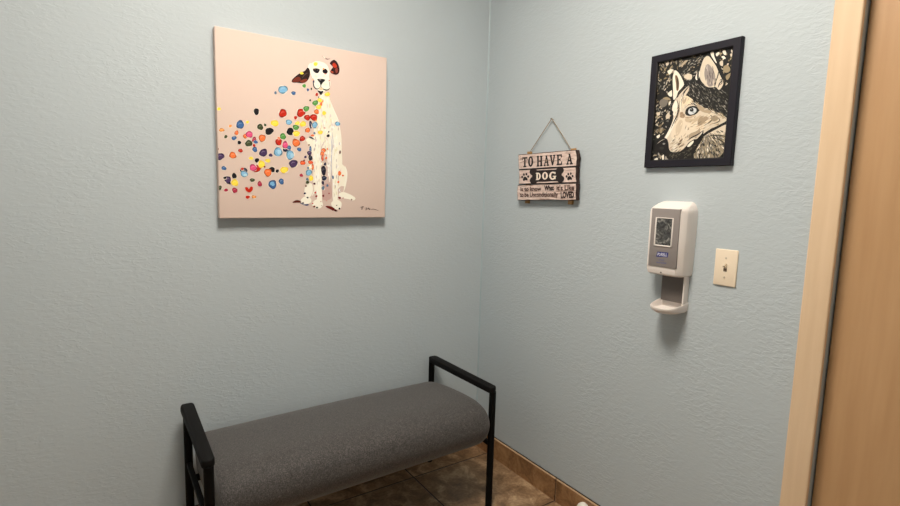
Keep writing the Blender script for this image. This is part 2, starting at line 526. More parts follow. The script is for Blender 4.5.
a = Art(1, -CD-.0002, (cx0+.001, cx1-.001, cz0, cz1))
BLK=(26,24,30); RED=(196,42,24); ORG=(240,120,62); YEL=(250,226,78); BLU=(64,104,160); LBL=(128,184,220); NAV=(38,42,72)
GRN=(92,156,76); PUR=(76,56,94); PNK=(226,84,132); MAG=(176,48,72); OLV=(68,76,48); WHT=(248,244,228); CRM=(244,238,220)
BRN=(116,48,32); SLT=(96,120,146); LOR=(246,160,80); HALO=(236,222,208)
# dog, back to front
a.poly([(341,186),(344.5,186),(346,181),(347,172),(345,167),(341,164),(337,168),(337,188)], CRM)
a.poly([(339,193.5),(343,192),(348,193.5),(353,196),(355.5,198.5),(353,200.5),(348,199),(342,198.2),(339,197)], WHT)
a.stroke([(345,166),(346.6,173),(345.4,184),(343.5,192)], 1.8, WHT)
a.poly([(306,140),(313,134),(315.5,122),(314,113),(317,104),(320,96),(326,93),(329.8,99.5),(334.4,111),(338.6,121),(341.3,136),(341.8,150),(342,166),(338,176),(337.5,190),(332,190),(330,180),(322,185),(314,190),(313,160),(310,146)], CRM)
a.poly([(307,141.5),(314,139),(321,137),(328,140),(336,140),(337,160),(322,158),(313,152)], CRM)
a.poly([(320.5,158),(327.5,155),(331.5,165),(332,196),(321,197)], (206,182,172))
a.poly([(322,186),(330,184),(331.5,198),(322,199)], (200,166,158))
for _ in range(170):
    x = random.uniform(312, 340); y = random.uniform(98, 150)
    lo = 321-(y-98)*.22; hi = 328.5+(y-98)*.24
    if x < max(lo, 314) or x > min(hi, 340): continue
    c = random.choice([WHT, (252,250,238), (230,222,190), (244,240,210), (226,214,206), (250,244,214)])
    a.stroke([(x, y-2.2), (x+random.uniform(-.8,.8), y), (x+random.uniform(-.6,.9), y+2.6)], random.uniform(.8, 1.8), c, n=3)
# legs
a.poly([(313.5,139),(319,137),(321.2,150),(321,170),(321.6,186),(322,201),(317.5,202),(316,186),(314.8,166)], WHT)
a.poly([(329,141),(337.5,138),(338,155),(337.6,176),(337.5,200),(333,201.5),(332.4,180),(332.6,160)], WHT)
a.stroke([(328.2,142),(328.6,156),(329.6,170),(329.6,182)], 3.4, (236,230,222))
a.stroke([(330.8,136),(331.8,146),(331.4,160),(331.6,182)], 1.1, (196,192,204))
a.stroke([(320.6,141),(321,152),(320.6,166)], .9, (216,204,196))
for _ in range(60):
    b0 = random.choice([(317.6, 140, 198), (335.2, 142, 198), (328.8, 142, 180)])
    x = b0[0]+random.uniform(-1.6, 1.6); y = random.uniform(b0[1], b0[2])
    a.stroke([(x, y-2), (x+.3, y), (x, y+2.2)], random.uniform(.6, 1.2), random.choice([(252,250,240), (234,226,196), (246,240,220), (222,214,204)]), n=3)
a.poly([(305,186),(311,183),(313,190),(310,197),(305,196)], WHT)
a.stroke([(312,196),(315,190),(316.5,184)], 1.6, WHT)
for _ in range(70):
    x = random.choice([random.uniform(314, 320), random.uniform(321, 332), random.uniform(333, 341)]); y = random.uniform(120, 192)
    if 321 < x < 332 and y > 170: continue
    a.stroke([(x, y-1.6), (x+random.uniform(-.7,.7), y), (x+random.uniform(-.4,.4), y+1.8)], random.uniform(.5, 1.1), random.choice([(206,196,198), (220,206,190), (232,224,190), (196,182,176), (255,253,246), (255,253,246)]), n=3)
a.stroke([(341.2,168),(338.6,176),(338.4,186)], .8, (212,190,176)); a.stroke([(326,140),(322,146),(321.2,156)], .9, (212,196,186)); a.stroke([(332,132),(333,142),(332,152)], .8, (190,186,196))
a.stroke([(329.9,100),(334.2,111),(338.4,121),(341,136)], .8, (252,248,232))
# shadows and paws
a.stroke([(292.5,202.5),(297,201.3),(302,202.2)], 2.6, (92,36,28))
a.stroke([(300,203),(306,204.8),(309,204.6)], 1.8, (52,62,110))
a.blob(306, 200.5, 5.2, 4.0, WHT, .1)
a.blob(317.6, 204, 5.6, 4.6, WHT, .08)
a.stroke([(325.5,206.3),(331,208),(337.5,211.3)], 3.0, (108,36,28))
a.blob(336.6, 204.6, 5.2, 5.0, WHT, .1)
for x, y, r, c in ((307.6,197.6,1.0,BLK),(304.8,193.4,1.1,NAV),(303,203,1,NAV),(314.2,206.6,1.1,BRN),(317,207.6,1,BLK),(316.3,196.2,1.1,(140,40,30)),(315.2,192.6,.9,RED),
                   (339.4,208.6,1,BLK),(336.6,205.4,.6,BLK),(333.2,209.2,1.6,(100,28,22)),(335.6,210.6,1.2,(70,20,20)),(339.6,197.8,1.3,(120,30,30)),(343,198,.6,MAG),(351.5,199.6,.8,(150,120,110)),
                   (312.6,203.4,.7,RED),(320.8,201.6,.6,(200,150,140)),(326.4,200.6,.7,(214,160,150)),(323.2,195.8,1.2,(120,36,40)),(329,193.4,.8,(160,80,84)),(321.5,205.5,.6,(206,190,170))):
    a.blob(x, y, r, r*.9, c, .15)
# head
a.poly([(309.5,66),(313,62.3),(318,61.2),(324,62.8),(327.6,66),(329.4,72),(329,77),(330.4,83),(329.6,88),(326,90.3),(323,92.5),(319.5,92.8),(317,89.5),(313.7,87),(313.2,81),(311.6,76),(309.6,71)], WHT)
a.stroke([(308,69),(309.5,65),(311,63.2)], 1.8, WHT)
a.poly([(291.6,81.2),(293,78.6),(297.2,75),(300.8,72.6),(305,70.6),(307.6,67.6),(309.6,70),(310,73.5),(309,78),(306.2,81.8),(302,83.2),(297,82.7),(293,82.6)], (44,28,26))
a.poly([(292.2,81),(295,78),(299,77),(301,79.6),(299,81.6),(294,82)], BRN)
a.poly([(300,81.2),(304,79.2),(307,79),(306,81.6),(302.5,82.8)], (128,58,40))
a.stroke([(302,78),(305.5,74),(308,73)], 1.0, (84,66,58))
a.blob(301.6, 73.2, 2.0, 1.2, YEL)
a.poly([(329.8,63),(332,60.6),(334.6,60),(337.6,63.2),(339.4,68.4),(338.9,73),(336.2,74.8),(332.6,74),(330.2,72),(331.2,69.4),(333,67),(331,65)], (60,26,26))
a.poly([(332.4,64.2),(334.4,62.8),(337,66.4),(335,68),(333.2,66.6)], (200,62,36))
a.poly([(335.2,69),(337.2,67.8),(337.8,71.6),(336,73)], (140,66,54))
a.poly([(330.6,70.2),(332.2,69.8),(333.4,73),(331,72.6)], (176,74,50))
a.blob(332.2, 70.2, 1.2, 1.1, BLK)
a.stroke([(333.6,61.2),(336.2,61.6),(338.4,66)], .8, BLK)
a.stroke([(321.6,55.6),(324.6,57.8),(327.6,59.2),(330.2,58.4)], .9, (130,96,92))
a.stroke([(322.8,56.2),(325.6,58.6)], .6, WHT)
a.blob(315.6, 64.0, 2.1, 1.9, YEL, .08)
a.poly([(313,69),(316,68.4),(319.6,69.4),(318.6,72.4),(316.4,73.2),(313.6,71.4)], BLK)
a.blob(314.8, 69.4, .9, .6, (110,60,50)); a.blob(317.4, 70.2, .5, .5, (90,90,90))
a.poly([(323,69.6),(325.4,68.8),(327.6,71),(326.8,73.4),(324.2,73.4),(322.6,72)], BLK)
a.blob(323.6, 69.0, .9, .8, LOR); a.blob(325.4, 74.0, 1.2, .5, (240,150,130))
a.poly([(317.2,79.4),(320,78.8),(323.4,79),(325.2,80.2),(323,82.4),(320.8,85.2),(319.4,82.4)], BLK)
a.blob(320.2, 79.8, 1.1, .6, (150,146,146))
a.stroke([(320.9,84),(320.8,87)], .8, BLK, False)
a.stroke([(320.9,86.4),(317.6,89),(314.4,87.4),(313.3,83),(313.8,80)], 1.1, BLK)
a.stroke([(320.8,86.6),(323.8,89.4),(327.4,90),(329.8,88.2)], 1.1, BLK)
a.stroke([(329.7,88),(329.4,83),(328.6,80)], .6, (140,120,130))
a.blob(321, 88.8, 2.2, 1.3, (232,208,170))
a.poly([(317.4,90.4),(320.8,91.2),(323.2,91),(322.4,93.4),(320.8,95),(319,92.8)], BLK)
a.stroke([(318.6,96),(318.4,100),(316.8,101)], 1.2, BLK)
a.blob(312.8,79.6,1.1,1.2,(244,190,160)); a.blob(313.6,81.6,.9,1.4,(70,60,90)); a.blob(329.2,80.4,.6,.6,(200,90,80))
for x,y in ((316,76.5),(324,76.2),(320.6,67),(318,86),(325.5,84.5)): a.blob(x, y, 1.5, 1.1, (252,248,214), .2)
# dots
dots = [(218.9,108.9,1.7,1.7,YEL),(256.4,111.6,2.8,3.2,BLK),(240.1,124.6,4.2,4.1,BLU),(247.4,122,1.5,1.5,YEL),(230.3,126,1.6,1.4,LOR),(221.7,130,2.6,1.9,LOR),
 (275.5,92.8,1.3,1.4,SLT),(282.9,89.6,4.6,4.2,LBL),(293.5,93.1,2.4,1.8,BLU),(282.8,113.3,4.1,4.2,RED),(295.5,117.7,1.8,1.7,RED),(274.7,123.2,4.2,3.1,YEL),(288.8,122.2,3.4,2.5,LBL),
 (260.2,127,3.0,3.1,OLV),(265.1,125,1.3,1.5,OLV),(269.2,131.2,4.1,3.7,BLK),(297.4,123.3,2.6,2.0,YEL),(290.3,131.6,4.0,3.6,BLK),(295.8,127.4,3.0,2.8,GRN),(300.9,112.8,4.1,4.4,RED),
 (225.8,136.7,1.7,1.7,OLV),(236.5,132.8,2.2,2.3,ORG),(234,138.1,2.5,2.1,BLU),(245.8,136.1,3.0,2.4,ORG),(249.2,134.4,3.4,3.6,PNK),(239.3,142.5,2,1.7,BLK),(248.7,143.3,3.4,3.5,OLV),
 (254.2,139.7,2.3,2.8,MAG),(255.6,142.0,2.2,1.7,BLU),(254,145.5,1.4,1.5,RED),(254.8,149.5,2.6,2.6,BLU),(240.4,150.6,2.4,1.9,RED),(232.7,155.3,3.7,3.3,ORG),(220.1,156.5,4.1,3.6,PUR),
 (251,158.2,2.2,1.7,YEL),(256.9,160.3,2.2,2.3,BLK),(223.8,168.2,2.6,2.0,BLU),(256.6,168.4,4.2,4.1,RED),(253,167.7,3.6,3.6,PNK),(243.6,170.4,3.9,3.0,NAV),(242.2,168.9,1.7,1.2,RED),(244.1,173.9,3.7,3.2,LBL),
 (234.2,175.8,2.6,2.6,BLK),(217.4,148.8,1.3,1.4,BRN),(262.1,138.1,3.3,4.1,ORG),(263.3,152.7,4.1,4.0,PUR),(270.6,155.2,1.9,1.8,PUR),(278,151.9,4.1,4.9,LBL),(278.7,141.6,3.1,4.3,RED),(279,138,1.6,1,ORG),
 (282.9,136.4,3.1,3.1,GRN),(286.8,148.8,4.2,3.2,NAV),(289,147.6,2.4,2.0,BLU),(285.1,144.9,3.0,3.6,PNK),(290,154.9,4.2,4.6,LBL),(296,142.8,3.9,4.1,ORG),(296.4,133.6,3.7,2.7,YEL),
 (293.2,163.6,4.2,4.1,PUR),(299.2,149.4,2.3,1.9,BLU),(267.8,160.6,2.5,2.1,YEL),(261.4,164.2,3.6,3.6,YEL),(264.5,166.8,.9,1,BRN),(272,169.5,2.9,2.7,BLK),(267.8,172.5,4.1,3.8,ORG),(277.2,171,1.7,1.7,BLK),(284.1,169.8,4.1,3.2,YEL),
 (227.8,179.8,3.3,3.8,PUR),(224.9,177.8,1.6,1.4,BLK),(230,183.2,1.4,1.2,BLK),(234.7,182.7,3.6,3.5,YEL),(219.7,187.7,2.3,2.1,OLV),(226,190.1,2.0,1.7,MAG),(234.7,190.3,2.9,2.6,MAG),
 (247.6,197.1,2.1,1.7,RED),(253.8,196.8,2.3,1.6,LOR),(252.3,180.1,2.3,2.0,OLV),(259.7,183.9,2.4,2.7,MAG),(272.5,184.4,4.4,4.2,BLU),(281.3,181.5,2.6,3.1,BLU),
 (304.1,85.9,2.0,1.7,GRN),(307.8,89.9,1.3,1.5,(84,92,140)),(311.3,88.9,.8,1.2,OLV),(310.1,100.3,1,1,OLV),(316.7,94.6,1.5,1.6,RED),(327.3,94.2,2.7,2.1,YEL),(321.6,101.2,1.8,2,LOR),(321,104,1.3,2,ORG),(319.6,100.2,2.3,2.1,YEL),(315.2,103,3.0,2.6,GRN),
 (318.6,107,2.5,2.4,YEL),(306.2,108.7,2.8,3,GRN),(316.4,111.8,2.6,2.4,ORG),(324,113.1,2.1,2.0,YEL),(307.1,117.6,3.0,3.0,RED),(313.7,117.4,3.5,3.6,RED),(302.9,124,3.1,2.9,YEL),(310.6,124.6,1.5,4,NAV),(314.6,125,2.8,3.2,LBL),
 (307.6,130.2,2.5,2.6,ORG),(337.5,123.8,2.5,2.2,LBL),(302.2,138.7,2.8,2.9,RED),(320.2,132.4,2.4,2.1,YEL),(312.4,135.5,1.6,1.2,ORG),(314.2,133.2,.9,1.2,SLT),(328.1,135.8,1.5,1.5,BLK),(328.6,131.9,.7,.9,(70,60,60)),(324.4,128,1,.7,(210,160,140)),
 (323.3,150.6,2.5,2.4,ORG),(322.2,154,1.9,3,ORG),(322.4,158,1.3,3.2,(220,96,60)),(326.1,158.1,1.1,1.2,ORG),(339.9,152.2,.9,1.7,(80,50,48)),(327.4,149,.6,.9,ORG),(310.2,149.5,1.3,3.4,BLU),(309.3,153.2,2.2,2.6,PUR),(310.3,157.8,2.1,2.8,(44,44,56)),(308.9,145,.7,1,BRN),
 (305.3,157,1.5,1.2,PUR),(302.6,162.9,3,2.1,(236,92,44)),(304,160.6,1,.9,BRN),(310.4,162.3,2.6,1.8,(236,92,44)),(312.6,167,1.2,3,ORG),(310.0,166.8,1.7,2.4,WHT),(308,168,.9,1.6,SLT),(308.7,172.6,3.0,3.3,LBL),(301.2,175.3,1.9,1.7,MAG),(311,178.2,2.0,3,YEL),
 (307.2,180,1.5,2.2,SLT),(307.4,182.2,1.7,1.7,OLV),(324.9,164.2,1.4,1.7,NAV),(323.5,170.6,2.5,5.0,(34,30,48)),(324.1,178.2,2.7,2.3,NAV),(322.9,182.8,1.4,1.9,(50,34,66)),(327.3,185.5,1.2,1.2,SLT),(323,188,1.6,2,SLT),(332.8,177.3,.9,1.8,SLT),
 (339.5,173.3,1.7,2.2,ORG),(342.8,175.5,1,.9,(230,110,70)),(338.2,182,1,1.1,ORG),(314.3,183.7,1.1,1.1,(90,50,56)),(305.8,186,.8,.9,BRN),(316,120.4,.8,.6,LOR)]
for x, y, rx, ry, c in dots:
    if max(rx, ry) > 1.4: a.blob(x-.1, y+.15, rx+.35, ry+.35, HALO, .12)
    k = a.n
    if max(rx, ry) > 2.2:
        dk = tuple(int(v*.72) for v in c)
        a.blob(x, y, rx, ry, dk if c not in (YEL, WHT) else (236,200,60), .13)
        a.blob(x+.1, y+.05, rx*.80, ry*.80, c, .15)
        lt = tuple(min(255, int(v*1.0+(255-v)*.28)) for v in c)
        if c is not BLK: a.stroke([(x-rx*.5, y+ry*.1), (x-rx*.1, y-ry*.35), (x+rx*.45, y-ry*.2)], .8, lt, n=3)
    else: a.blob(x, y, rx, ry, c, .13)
a.poly([(245,187.6),(247.4,187.2),(248.8,189.2),(250.6,186.6),(252.6,187.2),(252.4,190.2),(249.6,192.4),(246.4,191)], RED)
a.stroke([(308.6,137),(311,137.6),(314.6,139.6)], 1.3, NAV)
a.blob(272.3, 183.8, 2.4, 2.0, LBL, .2); a.blob(279.2,152.2,1.9,2.6,(170,214,240)); a.blob(292.0,155.6,2.0,2.4,(166,208,232)); a.blob(245.2,175,2.2,1.2,(180,220,236))
# signature
a.stroke([(360,207.4),(362.6,206.8),(364,207.2)], .7, (70,44,40)); a.stroke([(362,207),(361.8,210)], .8, (70,44,40))
a.stroke([(364.6,208.6),(366.4,207.8),(366.2,209.8),(364.6,209.6)], .6, (70,44,40)); a.stroke([(367.4,209.6),(368.2,208),(369.4,209.4),(370.2,208.2)], .8, (50,30,34))
a.stroke([(370,209.4),(374,209.2),(378.8,211)], .5, (120,86,78))
o = a.done('dog_picture', M_paint, cv); face_room(o, 1); rebase(o, cv)

# ------------------------------------------------------------------ framed husky picture
FD = .018
W4 = [on(x, y, 0, -FD) for x, y in ((651.3,56),(745.2,35.6),(733.7,165.4),(643.9,167.7))]
fy1 = (W4[0].y+W4[3].y)/2; W0 = [on(x, y, 0, 0) for x, y in ((745.2,35.6),(733.7,165.4))]; fy0 = (W0[0].y+W0[1].y)/2; fz1 = (W4[0].z+W4[1].z)/2; fz0 = (W4[2].z+W4[3].z)/2
fr = empty('framed_picture', 'black and cream picture of a husky head in a wide navy black frame', 'picture', (0, (fy0+fy1)/2, fz0))
B_ = .0255
def frame_ring(inset, x):
    return [(x, fy0+inset, fz0+inset), (x, fy1-inset, fz0+inset), (x, fy1-inset, fz1-inset), (x, fy0+inset, fz1-inset)]
bm = bmesh.new()
rings = [frame_ring(0, 0), frame_ring(0, -FD+.002), frame_ring(.002, -FD), frame_ring(B_-.003, -FD)]
vr = loft(bm, rings, cap=False)
rings2 = [frame_ring(B_-.003, -FD), frame_ring(B_, -FD+.002), frame_ring(B_, -.006)]
loft(bm, rings2, cap=False, mi=1)
bmesh.ops.remove_doubles(bm, verts=bm.verts[:], dist=1e-5)
rebase(link('frame', bm, [M_frame, M_framelip], fr, smooth=False), fr)
PX = -.0085
bm = bmesh.new(); box(bm, (PX, fy0+.004, fz0+.004), (-.0005, fy1-.004, fz1-.004))
rebase(link('backing_board', bm, mat('picture_backing', (24, 24, 24), .6), fr, smooth=False), fr)
clip = (fy0+B_-.001, fy1-B_+.001, fz0+B_-.001, fz1-B_+.001)
a = Art(0, PX-.0001, clip, 6e-6)
K=(26,26,24); K2=(44,42,38); CR=(218,205,184); C2=(186,170,146); C3=(242,234,218); G1=(112,110,104); G2=(158,152,142); TN=(124,108,84); T2=(158,142,112)
a.put([(640,30),(750,20),(745,180),(635,180)], K)
def inpoly(x, y, P):
    r = False; j = len(P)-1
    for i in range(len(P)):
        if (P[i][1] > y) != (P[j][1] > y) and x < (P[j][0]-P[i][0])*(y-P[i][1])/(P[j][1]-P[i][1])+P[i][0]: r = not r
        j = i
    return r
def scatter(P, cnt, cols, l0, l1, w0, w1, angf):
    xs = [p[0] for p in P]; ys = [p[1] for p in P]; k = 0
    while k < cnt:
        x = random.uniform(min(xs), max(xs)); y = random.uniform(min(ys), max(ys))
        if not inpoly(x, y, P): continue
        k += 1; an = angf(x, y)+random.uniform(-.4, .4); l = random.uniform(l0, l1)/2
        dx, dy = math.cos(an)*l, math.sin(an)*l; b = random.uniform(-.5, .5)*l
        a.stroke([(x-dx, y-dy), (x-dy*b*.4, y+dx*b*.4), (x+dx, y+dy)], random.uniform(w0, w1), random.choice(cols), n=3)
LEFTBG = [(656,62),(676,57),(674,72),(671,85),(672,104),(670,120),(662,136),(652,142),(652,160),(662,160),(664,152),(652,152)]
scatter(LEFTBG, 260, [C2, G1, TN, T2, G2, K, K, K2, CR], 1.5, 4.5, .6, 1.7, lambda x, y: random.choice([-.9, -.6, .9, -1.3]))
scatter([(674,58),(704,51),(701,68),(690,82),(682,78)], 150, [G1, G2, K, K2, K, TN, C2], 1.5, 4.5, .5, 1.4, lambda x, y: -.7+(x-690)*.05)
scatter([(718,49),(735,46),(731,88),(724,86),(722,70)], 40, [T2, CR, TN, K, K], 2, 4, .8, 2.2, lambda x, y: random.choice([-.9, .9]))
scatter([(684,84),(697,80),(722,90),(729,95),(727,117),(711,109),(700,104),(690,98)], 300, [G1, (80,78,72), K2, K, (96,92,82), G2, (66,62,56)], 1.2, 3.6, .5, 1.1, lambda x, y: .9)
for P, c in (([(667.6,71.5),(670,69.6),(673,69.4),(671.4,73),(669.6,74.6)], C3), ([(666,63.5),(668.6,61),(669,64),(667,66)], CR), ([(671,61.4),(673,60.4),(671,65)], C2),
             ([(668,93.6),(672.4,90.2),(672.2,96),(670,96.4)], C3), ([(660,101),(664,98.4),(668,100),(667,105),(663,107.4),(660,105)], (122,116,106)), ([(663,98.6),(667,97),(671,99.4),(668,100)], T2),
             ([(666,116),(669,112.4),(670,117),(667,119)], CR), ([(657,113.4),(660,112),(660,115),(657.6,115.6)], CR), ([(669,102.6),(671,100.8),(670.6,104),(669,105)], C3),
             ([(684,77),(688,73.8),(692,75),(691.8,79),(688,79.6)], CR), ([(695.6,77),(698.8,70),(700,74),(699,79),(696.6,80)], C3), ([(679,67),(683,65.6),(687,62),(688,60),(685,61),(682,64)], C2),
             ([(716,54),(719,52),(719.6,54),(717,56.4)], C3), ([(722.6,51.4),(725.4,50.4),(726.6,54),(724.6,55)], C3), ([(721.6,57),(724,56),(726,58.4),(724,59)], C3), ([(720,62),(723,60.8),(723,66),(720.4,65)], CR),
             ([(723.6,67),(727.4,65),(730.6,69.4),(728,72.6),(724,72)], T2), ([(730.4,54),(733,53.6),(733,56),(731,56.6)], CR), ([(726,76),(731,73),(729.4,78),(727,80)], T2),
             ([(656.8,136.4),(659.6,134.6),(660,136.6),(658,138.4)], C3), ([(660,130.6),(662.6,129),(662.4,132),(661,133.4)], T2), ([(655,158.8),(657.6,157.8),(658,160),(654.6,160)], C3), ([(662.2,156),(664,154.8),(664,159.6),(662.4,159.4)], C3), ([(665.4,156.6),(668,155.4),(669.6,159.6),(665.2,159.8)], G2)):
    a.poly(P, c)
# near ear
a.poly([(673.4,72),(675.4,70.3),(678.6,72.6),(681.6,77.4),(684.2,84),(682,88),(678.6,91.6),(676.4,97.4),(673.6,99.6),(673.2,90),(672.8,80)], C3)
a.poly([(675.4,76),(677.4,76),(679.2,82),(678.8,89.6),(676.8,90.4),(676.2,84)], (118,92,66))
a.stroke([(677.2,77),(678.2,83),(677.8,89)], 1.0, K)
a.stroke([(675.6,69.2),(680.6,73.6),(685.2,83),(682.6,89),(677.6,95)], 1.4, K)
a.stroke([(674.8,70),(672.4,78),(672.8,92),(673,100)], 1.2, K)
# far ear
a.poly([(703,61),(705.6,57),(708.4,56),(711,58.4),(716.2,66),(719.4,73.4),(722.4,79.6),(723.4,84.4),(719.4,90),(716,87),(712,87.4),(707.6,87),(704,84),(700.6,79.4),(699.9,72)], CR)
a.poly([(706,66),(709,64.4),(713.4,70),(715.4,77),(713.4,85),(709,86.4),(705.6,80),(704.6,73)], (152,142,136))
for _ in range(26):
    x = random.uniform(705, 714.5); y = random.uniform(66, 84)
    a.stroke([(x, y-2), (x+.5, y), (x+.7, y+2.2)], .8, random.choice([(108,98,94), (190,178,168), (134,122,118), CR]), n=3)
a.stroke([(715,84),(718,76),(719,70)], 1.0, K); a.stroke([(718,88),(719.6,84),(722,80.4)], 1.1, K); a.stroke([(714.6,88),(716,82),(715.6,78)], .9, K)
a.stroke([(719.4,81.6),(721.4,79.4),(722,83),(719.8,85.6)], .8, K)
a.stroke([(708.6,52),(713,58.6),(718.6,68),(723,76),(725.4,84),(721,90.4)], 1.7, K)
a.poly([(710.4,53.4),(713.6,52),(714.4,56),(717,63),(714.6,61)], C3)
a.stroke([(704.6,54),(701,61),(698.6,70),(698.4,79),(701,84),(706,88),(713,89.4)], 1.8, K)
a.stroke([(720.6,66),(722.4,72),(726.4,80)], 1.4, K)
# face
FACE = [(676.4,98.4),(682,92),(686,88),(689.6,85.8),(688.6,91),(686,95.6),(688,97),(691.4,101),(697,103),(702,106.2),(711,110),(720,113.4),(727.6,119.4),(720,124.6),(714,127.8),(706,133),(698,138.4),(690,141.8),(686.4,146),(681,151),(673,152.2),(669.4,149.4),(668.4,142),(664.6,138.6),(668,132),(671.4,125),(673.6,117),(672.2,110),(673.4,104)]
a.poly(FACE, CR)
a.poly([(664.4,139),(668,132),(672,124),(674.6,118),(676.4,120),(673,128),(668,137),(660,143.6),(657,144.4)], C3)
a.poly([(676.4,122),(682,116),(690,118),(698,118),(704,124),(700,133),(690,139),(680,141),(672,138),(672,131)], (230,215,192))
a.poly([(672.6,108),(675.6,101),(677.6,104),(677,113),(674,116)], C3)
a.stroke([(677,99),(678.6,106),(677.8,114),(674.6,121),(671,129)], 1.3, (34,30,26))
a.stroke([(672,104),(671.4,111),(673.6,116)], 1.5, K); a.blob(672.4, 112.6, 1.1, 2, K)
a.stroke([(690,85.6),(684.6,92),(682,98),(681.2,106)], 1.6, K)
a.stroke([(684,86.6),(679.6,92.6),(677.4,98)], 2.0, (60,52,44))
a.stroke([(683.6,93),(681.4,99.6),(680.6,107),(681.6,113)], 1.3, (246,236,216))
a.stroke([(679.6,100.6),(679.8,108),(678,116),(675,124)], .9, (150,126,98))
a.blob(682.4, 115.2, 2.4, 3.2, (168,140,112), .2)
a.poly([(686,95.8),(690,97.4),(693.4,100.6),(690,104),(685,104.6),(682.6,108),(682.8,101)], (236,216,186))
# eye
a.poly([(685.4,113.6),(686.6,109),(690.4,106.4),(695,106),(699,107.4),(702.4,107),(699.4,111),(696.4,114),(692,115.8),(688,115.8)], K)
a.poly([(688.4,112.6),(689.4,109),(692.6,107.6),(696,108.6),(696.6,111),(694,113.8),(690.4,114.6)], (214,218,220))
a.blob(691.9, 109.8, 2.0, 2.0, (34,36,38), .04); a.blob(693.6, 112.2, 1.2, .7, (150,160,166)); a.blob(691.3, 109.0, .6, .5, (220,224,226))
a.stroke([(684,117),(688,117.6),(693,117.2)], .8, (170,140,110)); a.stroke([(685,108),(688.6,104.8),(694,104.2)], .7, (150,124,98))
# brow fringe, cheeks
for _ in range(60):
    t_ = random.random(); x = 691+t_*34; y = 101.6+t_*15+random.uniform(-1.6, 1.8)
    a.stroke([(x-1.2, y-1.0), (x, y), (x+1.4, y+1.4)], .7, random.choice([K, C3, G1, T2, K2]), n=3)
for _ in range(70):
    x = random.uniform(688, 722); y = 117+(x-688)*.12+random.uniform(-2, 11)
    if not inpoly(x, y, FACE): continue
    an = -.45+random.uniform(-.2, .2)
    a.stroke([(x-2*math.cos(an), y-2*math.sin(an)), (x, y+.2), (x+2*math.cos(an), y+2*math.sin(an))], random.uniform(.4, .9), random.choice([(206,180,146), (214,190,158), (240,224,198), (190,164,130)]), n=3)
a.stroke([(709,113.4),(713,118),(710,122),(704,126)], 1.2, (84,72,58)); a.stroke([(716,115.6),(720,120),(717,122.6),(712,124)], 1.1, (100,88,70)); a.poly([(711,117.4),(716,115.4),(718.6,119),(713,121.6)], (158,142,118))
for P, c in (([(697,103.5),(704,107.5),(712,112),(706,113),(699,109.5)], (178,160,134)), ([(686,118),(694,118.6),(701,115),(699,120),(692,122.6),(686,121.6)], (204,184,156)), ([(702,116),(709,118),(704,123),(699,126),(698,121)], (168,148,122)),
             ([(690,134),(697,131),(700,128),(700,133),(694,137),(689,138.6)], (176,158,134)), ([(680,120),(683,122),(681,131),(677,136),(676,128)], (212,194,168)), ([(683,98),(686,97.4),(686.4,101),(683.6,104)], (196,176,148))):
    a.poly(P, c)
for _ in range(150):
    x = random.uniform(674, 724); y = random.uniform(98, 142)
    if not inpoly(x, y, FACE) or (abs(x-693) < 9 and abs(y-111) < 6): continue
    an = (-.5 if x > 690 else -1.1)+random.uniform(-.25, .25); l = random.uniform(1, 2.4)
    a.stroke([(x-l*math.cos(an), y-l*math.sin(an)), (x+.2, y), (x+l*math.cos(an), y+l*math.sin(an))], random.uniform(.3, .8), random.choice([C3, (240,226,200), (168,150,126), (190,170,142), (132,116,96), C2]), n=3)
# muzzle, whisker pad, nose, mouth
for _ in range(46):
    x = random.uniform(670, 684); y = random.uniform(138, 151)
    if not inpoly(x, y, FACE): continue
    a.stroke([(x-1.6, y+1.2), (x, y), (x+1.8, y-1.4)], random.uniform(.4, .8), random.choice([(110,92,74), (90,76,62), C3, (176,152,124)]), n=3)
a.poly([(656.6,143),(660,139.6),(665,138),(668,140.4),(668.8,146),(669.6,151),(672,154),(664,154),(658,151.6),(655.6,147.4)], (22,20,20))
a.blob(664.2, 143.8, 1.2, 1.0, (150,148,144), .2); a.blob(662, 148.2, 2.4, 1.4, (48,46,44)); a.stroke([(657,144.2),(661,141),(665,139)], .7, (180,170,156))
MO = [(669,151.6),(677,153),(684,150.4),(689,144),(694,139.4),(700,139.6),(703,134.6),(711,129),(719,125.6),(728,123.4),(726,127.6),(716,131),(706,136.6),(700,143),(694,151),(688,157),(690,162),(672,162),(666,155)]
a.poly(MO, (28,26,24))
scatter([(669,153),(684,152),(692,146),(696,144),(690,158),(672,160)], 60, [(70,66,58), (96,90,78), K, (54,50,46)], 1.5, 3.5, .4, .9, lambda x, y: -.5)
a.poly([(687.4,146.4),(690,143),(693.8,140.6),(693.4,143),(690,146.6)], C3)
a.stroke([(698,138.6),(702.6,134),(703.4,130.4)], 1.5, K); a.stroke([(699,137),(702,133),(702.4,130)], .7, C3); a.stroke([(704,130),(698,134.6),(692,137.6),(687.4,141)], 1.2, (50,42,36))
